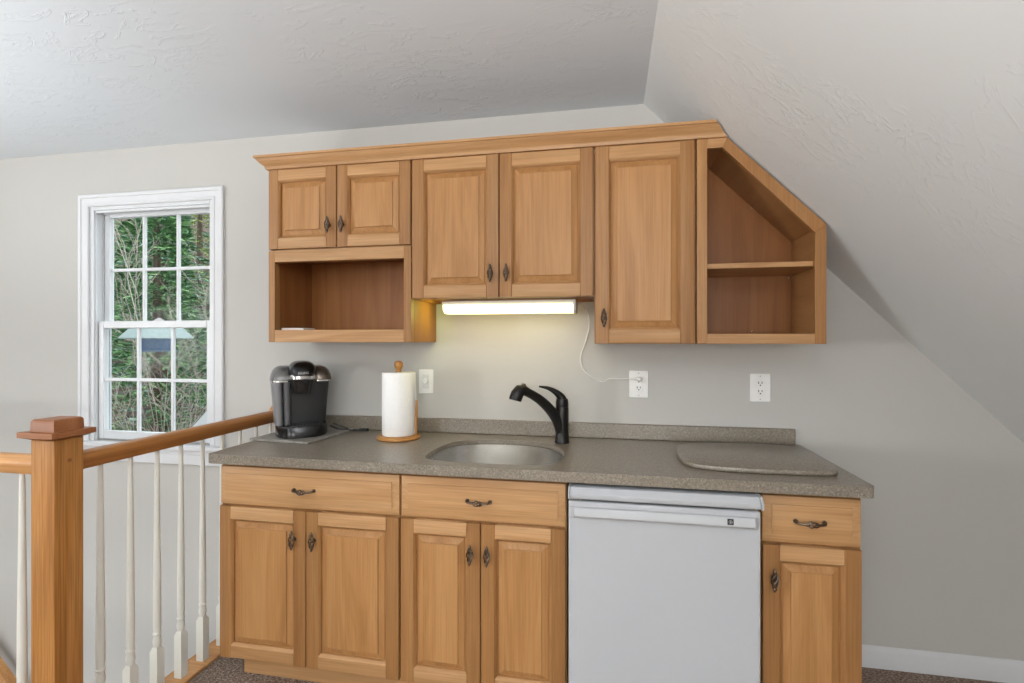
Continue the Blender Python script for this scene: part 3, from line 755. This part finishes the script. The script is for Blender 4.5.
MB().loft([sup(0.002, -0.060, 0.064, 0.094, 0.2625, 2.6), sup(0.002, -0.060, 0.068, 0.098, 0.267, 2.6), sup(0.002, -0.060, 0.068, 0.098, 0.279, 2.6), sup(0.002, -0.058, 0.064, 0.092, 0.284, 2.6)]).build('handle_ring', chrome_m, km, **K)
MB().loft([sup(0.002, -0.045, 0.067, 0.100, 0.2845, 2.8), sup(0.002, -0.043, 0.067, 0.099, 0.302, 2.8), sup(0.002, -0.036, 0.063, 0.088, 0.322, 2.8), sup(0.002, -0.026, 0.048, 0.072, 0.336, 2.8), sup(0.002, -0.015, 0.034, 0.050, 0.343, 2.6), sup(0.002, -0.005, 0.014, 0.022, 0.345, 2.4)]).build('lid', black_m, km, angle=60, **K)
def text_mesh(s, size, name, m, parent, mat, depth=0.0006):
    cu = bpy.data.curves.new(name, 'FONT'); cu.body = s; cu.size = size; cu.align_x = 'CENTER'; cu.align_y = 'CENTER'; cu.extrude = depth; cu.offset = 0.0002
    t = bpy.data.objects.new(name, cu); COL.objects.link(t)
    bpy.context.view_layer.update()
    me = bpy.data.meshes.new_from_object(t.evaluated_get(bpy.context.evaluated_depsgraph_get()))
    bpy.data.objects.remove(t); bpy.data.curves.remove(cu)
    me.transform(mat); me.materials.clear(); me.materials.append(m); me.name = name
    o = bpy.data.objects.new(name, me); COL.objects.link(o); o.parent = parent
    return o
text_mesh('KEURIG', 0.0135, 'lettering', chrome_m, km, Matrix.Translation((0.002, -0.1455, 0.2935)) @ Matrix.Rotation(PI / 2, 4, 'X'))
# power cord, in world coordinates turned into the machine's own frame
XS = 0.93
for ch in km.children:                       # slimmer across
    for v in ch.data.vertices: v.co.x *= XS; v.co.z *= 0.985
kinv = (Matrix.Translation(km.location) @ Matrix.Rotation(math.radians(37), 4, 'Z')).inverted()
cpts = path([(-1.335, -0.085, 0.955), (-1.285, -0.075, 0.936), (-1.255, -0.060, 0.921), (-1.225, -0.048, 0.9185), (-1.200, -0.050, 0.9185)], 5)
cm = MB().tube([kinv @ p for p in cpts], 0.0035, 7)
cpts = path([(-1.34, -0.10, 0.945), (-1.30, -0.105, 0.932), (-1.262, -0.100, 0.9295), (-1.240, -0.085, 0.922), (-1.215, -0.062, 0.9185), (-1.195, -0.048, 0.9185)], 5)
cm.tube([kinv @ p for p in cpts], 0.0035, 7)
cm.box(-0.022, 0.022, -0.008, 0.008, -0.004, 0.008, mat=kinv @ Matrix.Translation((-1.190, -0.050, 0.919)))
cm.build('power_cord', blackm_m, km, **K)

# ------------------------------------------------------------------ paper towels
px, py = -0.946, -0.190
ph = thing('paper_towel_holder', (px, py, 0.9145), 'wooden paper towel stand with ball finial beside the dimmer', 'paper towel holder')
MB().lathe([(0.0, 0.0), (0.094, 0.0), (0.099, 0.004), (0.098, 0.011), (0.090, 0.016), (0.070, 0.018), (0.0, 0.018)], (px, py, 0.9145), 36).build('base', beech, ph)
MB().lathe([(0.0, 0.018), (0.0125, 0.018), (0.0125, 0.306), (0.0, 0.306)], (px, py, 0.9145), 16).build('pole', beech, ph)
MB().lathe([(0.0, 0.306), (0.013, 0.306), (0.011, 0.312), (0.014, 0.318), (0.019, 0.327), (0.0205, 0.336), (0.018, 0.347), (0.011, 0.353), (0.0, 0.355)], (px, py, 0.9145), 20).build('finial', beech, ph)
MB().tube([(px + 0.0835, py - 0.004, 0.9325), (px + 0.086, py - 0.004, 1.01), (px + 0.0868, py - 0.004, 1.092)], [0.0065, 0.0062, 0.0060], 12).build('arm', beech, ph)
rl = thing('paper_towel_roll', (px, py, 0.9335), 'white quilted paper towel roll on the wooden stand', 'paper towel roll')
rm = MB().lathe([(0.0205, 0.0), (0.073, 0.0), (0.0745, 0.002), (0.0745, 0.281), (0.073, 0.283), (0.0205, 0.283), (0.0205, 0.0)], (px, py, 0.9335), 48, cap=False)
rm.build('sheets', towel_m, rl, angle=50)
MB().lathe([(0.0145, 0.001), (0.0203, 0.001), (0.0203, 0.282), (0.0145, 0.282), (0.0145, 0.001)], (px, py, 0.9335), 24, cap=False).build('core', plain('cardboard', (170, 140, 105), 0.8), rl)
# loose end of the sheet hanging free on the right
fp = []
for i in range(9):
    t = i / 8; fp.append((px + 0.0753 * math.cos(0.9 - t * 0.9) + 0.006 * t * t, py + 0.0753 * math.sin(0.9 - t * 0.9) - 0.028 * max(0, t - 0.5)))
L = []
for z in [0.94 + 0.275 * k / 10 for k in range(11)]:
    w = 0.003 * math.sin(z * 30)
    L.append([(p[0] + w * i / 8, p[1], z) for i, p in enumerate(fp)] + [(p[0] + w * i / 8 + 0.0012, p[1] + 0.0006, z) for i, p in reversed(list(enumerate(fp)))])
MB().loft(L).build('loose_sheet', towel_m, rl, angle=60)

# ------------------------------------------------------------------ small card box in the cubby
tag(MB().box(-0.055, 0.055, -0.05, 0.05, 0.0, 0.020, mat=Matrix.Translation((-1.437, -0.215, 1.3985)) @ Matrix.Rotation(0.06, 4, 'Z')).build('booklet', paper_w, bevel=0.0015), 'small white booklet lying in the open cubby', 'booklet')

# ------------------------------------------------------------------ stair railing
nx0, nx1, ny0, ny1 = -1.733, -1.645, -1.124, -1.036
rx = -1.692
ra = thing('stair_railing', (rx, -1.08, 0.012), 'oak stair railing with square newel post and white balusters', 'railing')
npst = MB().box(nx0, nx1, ny0, ny1, 0.0125, 1.058).build('newel_post', oak_v, ra, bevel=0.003)
cap = MB()
def sq(i, z): return [(nx0 - i, ny0 - i, z), (nx1 + i, ny0 - i, z), (nx1 + i, ny1 + i, z), (nx0 - i, ny1 + i, z)]
cap.loft([sq(0.001, 1.0585), sq(0.018, 1.066), sq(0.022, 1.067), sq(0.022, 1.083), sq(0.001, 1.083), sq(0.0, 1.112), sq(-0.002, 1.117), sq(-0.006, 1.120)])
cap.build('newel_cap', oak_cap, npst, angle=25)
MB().lathe([(0.0, 0.0), (0.0065, 0.0), (0.0055, 0.0015), (0.0, 0.002)], (0, 0, 0), 14, mat=Matrix.Translation((nx1 + 0.0002, ny0 + 0.045, 0.990)) @ Matrix.Rotation(PI / 2, 4, 'Y')).build('plug', oak_cap, npst)
hp = [(-0.020, 0.945), (-0.024, 0.950), (-0.024, 0.960), (-0.029, 0.968), (-0.030, 0.982), (-0.024, 0.994), (-0.012, 1.001), (0.012, 1.001), (0.024, 0.994), (0.030, 0.982), (0.029, 0.968), (0.024, 0.960), (0.024, 0.950), (0.020, 0.945)]
MB().prism([(rx + a, z) for a, z in hp], 'y', ny1 + 0.0005, -0.0195).build('handrail', oak_y, ra, angle=40)
yrl = -1.080
MB().prism([(yrl + a, z) for a, z in hp], 'x', -4.85, nx0 - 0.0005).build('handrail', oak_x, ra, angle=40)
MB().lathe([(0.0, 0), (0.055, 0), (0.055, 0.010), (0.048, 0.018), (0.0, 0.018)], (0, 0, 0), 28, mat=Matrix.Translation((rx, -0.001, 0.978)) @ Matrix.Rotation(PI / 2, 4, 'X')).build('wall_rosette', oak_x, ra)
def baluster(x, y):
    m = MB(); s = 0.0165; z0 = 0.0125
    S = lambda h, z: [(x - h, y - h, z), (x + h, y - h, z), (x + h, y + h, z), (x - h, y + h, z)]
    m.loft([S(s, z0), S(s, 0.180), S(0.010, 0.196)])
    m.lathe([(0.010, 0.194), (0.0125, 0.202), (0.0145, 0.212), (0.0150, 0.220), (0.0125, 0.234), (0.0115, 0.240), (0.0148, 0.243), (0.0148, 0.249), (0.0120, 0.252), (0.0120, 0.258), (0.0134, 0.275), (0.0137, 0.31), (0.0128, 0.45), (0.0104, 0.68), (0.0080, 0.90), (0.0076, 0.9445)], (x, y, 0), 16)
    return m
first = None
for yy in (-0.943, -0.834, -0.725, -0.616, -0.506, -0.396, -0.286, -0.176, -0.070):
    if first is None: first = baluster(rx, yy).build('baluster', balus_m, ra); fy0 = yy
    else:
        o = first.copy(); COL.objects.link(o); o.parent = ra; o.location = (0, yy - fy0, 0)
for k in range(24):
    o = first.copy(); COL.objects.link(o); o.parent = ra; o.location = (-1.828 - 0.125 * k - rx, yrl - fy0, 0)

# sloping wall handrail down in the stairwell
d0, d1 = Vector((-4.4, -0.07, 0.44)), Vector((-2.6, -0.07, -1.30))
hr = thing('stair_handrail', (-3.5, -0.05, -0.43), 'sloping oak handrail on the stairwell wall at lower left', 'handrail')
dv = (d1 - d0).normalized(); nv = Vector((-dv.z, 0, dv.x)); nv = nv if nv.z > 0 else -nv
sec = [(-0.022, -0.055), (-0.026, -0.03), (-0.030, -0.015), (-0.022, 0.0), (0.0, 0.004), (0.022, 0.0), (0.030, -0.015), (0.026, -0.03), (0.022, -0.055)]
MB().loft([[tuple(p + Vector((0, a, 0)) + nv * h) for a, h in sec] for p in (d0, d1)]).build('rail', oak_x, hr)
for t in (0.08, 0.92):
    p = d0.lerp(d1, t) - nv * 0.055
    br = MB().tube(path([tuple(p), tuple(p + Vector((0, 0, -0.03))), (p.x, -0.001, p.z - 0.05)], 5), 0.007, 8)
    br.lathe([(0.0, 0), (0.03, 0), (0.026, 0.006), (0.0, 0.007)], (0, 0, 0), 16, mat=Matrix.Translation((p.x, -0.0005, p.z - 0.05)) @ Matrix.Rotation(PI / 2, 4, 'X'))
    br.build('bracket', pewter_m, hr)

# ------------------------------------------------------------------ outside: hillside, trees, shed, porch roof
gm_ = MB(); nx_, ny_ = 26, 22; vs = []; fs = []
def gz(x, y): return -2.7 + max(0, y - 3) * 0.16 + max(0, y - 11) * 0.55 + 0.25 * noise.noise(Vector((x * 0.3, y * 0.3, 0)))
for j in range(ny_ + 1):
    for i in range(nx_ + 1):
        x = -34 + 44 * i / nx_; y = 0.16 + 34 * (j / ny_) ** 1.3; vs.append((x, y, gz(x, y) if y > 1 else -2.75))
for j in range(ny_):
    for i in range(nx_):
        a = j * (nx_ + 1) + i; fs.append((a, a + 1, a + nx_ + 2, a + nx_ + 1))
gm_.add(vs, fs); o = gm_.build('ground_outside', litter_m); struct(o)

def evergreen(x, y, h, r, mat, label, seed, dens=1.0, trunk_clear=0.4):
    rnd = random.Random(seed); z0 = gz(x, y)
    root = thing('evergreen_tree', (x, y, z0), label, 'tree', 'trees outside the window')
    MB().tube([(x, y, z0 - 0.1), (x + 0.05, y, z0 + h * 0.5), (x, y, z0 + h)], [0.14, 0.09, 0.02], 8).build('trunk', bark_m, root)
    f = MB(); n = int(420 * dens)
    V = []; Fc = []
    for k in range(n):
        t = rnd.random() ** 0.8; zz = z0 + trunk_clear + (h - trunk_clear) * t
        R = r * (1 - t) ** 0.7 * (0.75 + 0.5 * rnd.random()) + 0.15
        a = rnd.random() * 2 * PI; droop = 0.18 + 0.25 * rnd.random()
        d = Vector((math.cos(a), math.sin(a), 0)); side = Vector((-d.y, d.x, 0))
        # a feathery bough: needle blades either side of its spine
        r0 = R * (0.15 + 0.45 * rnd.random())
        m = 15
        for q in range(m):
            u = r0 + (R - r0) * (q + rnd.random()) / m
            c = Vector((x, y, zz)) + d * u + Vector((0, 0, -droop * u * 0.5)) + side * (rnd.random() - 0.5) * 0.18
            ln = 0.10 + 0.14 * rnd.random(); w = 0.016 + 0.014 * rnd.random()
            ang = (rnd.random() - 0.5) * 2.4
            e = (d * math.cos(ang) + side * math.sin(ang) + Vector((0, 0, rnd.uniform(-0.5, 0.5)))).normalized()
            pv = e.cross(Vector((rnd.uniform(-1, 1), rnd.uniform(-1, 1), 1))).normalized() * w
            b0 = len(V); V += [tuple(c - pv * 0.5), tuple(c + e * ln * 0.5 - pv), tuple(c + e * ln), tuple(c + e * ln * 0.5 + pv)]
            Fc.append((b0, b0 + 1, b0 + 2, b0 + 3))
    f.add(V, Fc); f.build('foliage', mat, root, flat=True, recalc=False)
    return root
trees = [(-8.9, 6.2, 7.2, 1.25, leaf_a, 'mid green evergreen tree at the middle of the window, nearest the house', 1, 1.7),
         (-12.1, 6.2, 7.0, 1.25, leaf_b, 'yellow green tree left of the nearest evergreen', 2, 1.5),
         (-5.7, 6.6, 6.6, 1.2, leaf_b, 'yellow green tree behind the gabled outbuilding', 3, 1.5),
         (-12.2, 9.6, 8.0, 1.3, leaf_c, 'blue green evergreen tree directly behind the nearest one', 4, 1.6),
         (-15.4, 9.6, 7.6, 1.3, leaf_a, 'green tree in the second row, seen by the left panes', 5, 1.5),
         (-9.0, 9.8, 8.0, 1.3, leaf_b, 'yellow green tree in the second row by the right panes', 6, 1.6),
         (-15.8, 13.0, 8.5, 1.35, leaf_a, 'green evergreen tree far up the slope at mid window', 7, 1.5),
         (-12.6, 13.0, 8.5, 1.35, leaf_c, 'blue green evergreen tree far up the slope at right', 8, 1.5),
         (-19.0, 13.0, 8.5, 1.35, leaf_c, 'blue green evergreen tree far up the slope at left', 9, 1.3),
         (-17.5, 16.6, 8.5, 1.4, leaf_b, 'yellow green tree at the top of the slope', 10, 1.3)]
for x, y, h, r, m, lab, sd, dn in trees: evergreen(x, y, h, r, m, lab, sd, dn)
# far hedge of brush
def brush(x, y, label, seed, n, spread, height, r0=0.013, name='bare_bush'):
    rnd = random.Random(seed); m = MB(); z0 = gz(x, y)
    def grow(p, d, ln, r, lev):
        pts = [p]; 
        for k in range(6):
            d = (d + Vector((rnd.uniform(-.2, .2), rnd.uniform(-.2, .2), rnd.uniform(-.08, .16)))).normalized()
            p = p + d * ln / 6; pts.append(p)
            if lev < 3 and rnd.random() < 0.8:
                grow(p, (d + Vector((rnd.uniform(-.9, .9), rnd.uniform(-.9, .9), rnd.uniform(-.3, .6)))).normalized(), ln * 0.36, r * 0.6, lev + 1)
        m.tube(pts, [r, r * 0.95, r * 0.9, r * 0.8, r * 0.7, r * 0.55, r * 0.4], 4, cap=False)
    for k in range(n):
        a = rnd.random() * 2 * PI
        grow(Vector((x + rnd.uniform(-.3, .3) * spread, y + rnd.uniform(-.3, .3) * spread, z0 - 0.05)), Vector((math.cos(a) * spread * 0.5, math.sin(a) * spread * 0.5, height)).normalized(), height * (0.6 + 0.5 * rnd.random()), r0, 0)
    return tag(m.build(name, twig_m, flat=True, recalc=False), label, 'bush', 'bare bushes outside the window')
brush(-6.0, 3.6, 'leafless pale branched bush behind the right window panes', 11, 13, 0.5, 4.6, 0.011)
brush(-8.6, 3.2, 'leafless pale branched bush behind the left window panes', 12, 9, 0.5, 3.6, 0.011)
# bird feeder hung from a bracket on the house
bx, by = -3.685, 1.2
bf = thing('bird_feeder', (bx, by, 1.27), 'bird feeder with pale teal roof and blue body hanging outside the window', 'bird feeder', None, math.radians(46))
MB().loft([[(-0.25, -0.16, 0.105), (0.25, -0.16, 0.105), (0.25, 0.16, 0.105), (-0.25, 0.16, 0.105)], [(-0.25, -0.16, 0.112), (0.25, -0.16, 0.112), (0.25, 0.16, 0.112), (-0.25, 0.16, 0.112)], [(-0.13, -0.015, 0.25), (0.13, -0.015, 0.25), (0.13, 0.015, 0.25), (-0.13, 0.015, 0.25)]]).build('roof', shedr_m, bf, local=True)
MB().loft([[(-0.12, -0.06, 0.012), (0.12, -0.06, 0.012), (0.12, 0.06, 0.012), (-0.12, 0.06, 0.012)], [(-0.13, -0.09, 0.104), (0.13, -0.09, 0.104), (0.13, 0.09, 0.104), (-0.13, 0.09, 0.104)]]).build('hopper', shed_m, bf, local=True)
MB().box(-0.14, 0.14, -0.11, 0.11, 0.0, 0.011).build('tray', shed_m, bf, bevel=0.002, local=True)
MB().tube([(0, 0, 0.249), (0, 0, 1.33)], 0.0012, 5).build('wire', dark_m, bf, local=True)
fi_ = (Matrix.Translation(bf.location) @ Matrix.Rotation(math.radians(46), 4, 'Z')).inverted()
MB().tube([fi_ @ Vector(p) for p in ((bx, 0.141, 2.45), (bx, 0.16, 2.45), (bx, 0.7, 2.58), (bx, by + 0.03, 2.61))], 0.008, 8).build('bracket', dark_m, bf, local=True)
# gabled outbuilding next to the house
ob = thing('outbuilding', (-3.0, 4.0, -2.75), 'pale blue gabled outbuilding with white rake trim seen through lower panes', 'building')
gl_ = [(-4.75, -2.75), (-1.25, -2.75), (-1.25, 0.05), (-3.0, 1.8), (-4.75, 0.05)]
MB().prism(gl_, 'y', 2.53, 5.5).build('wall', proof_m, ob)
for sgn, nm in ((-1, 'roof'), (1, 'roof')):
    MB().prism([(-3.0, 1.81), (-3.0, 1.90), (-3.0 + sgn * 2.0, -0.10), (-3.0 + sgn * 2.0, -0.19)], 'y', 2.46, 5.6).build(nm, plain('grey_shingle', (120, 124, 130), 0.8), ob)
    MB().prism([(-3.0, 1.73), (-3.0, 1.905), (-3.0 + sgn * 2.0, -0.095), (-3.0 + sgn * 2.0, -0.27)], 'y', 2.42, 2.459).build('rake_trim', trim_m, ob)
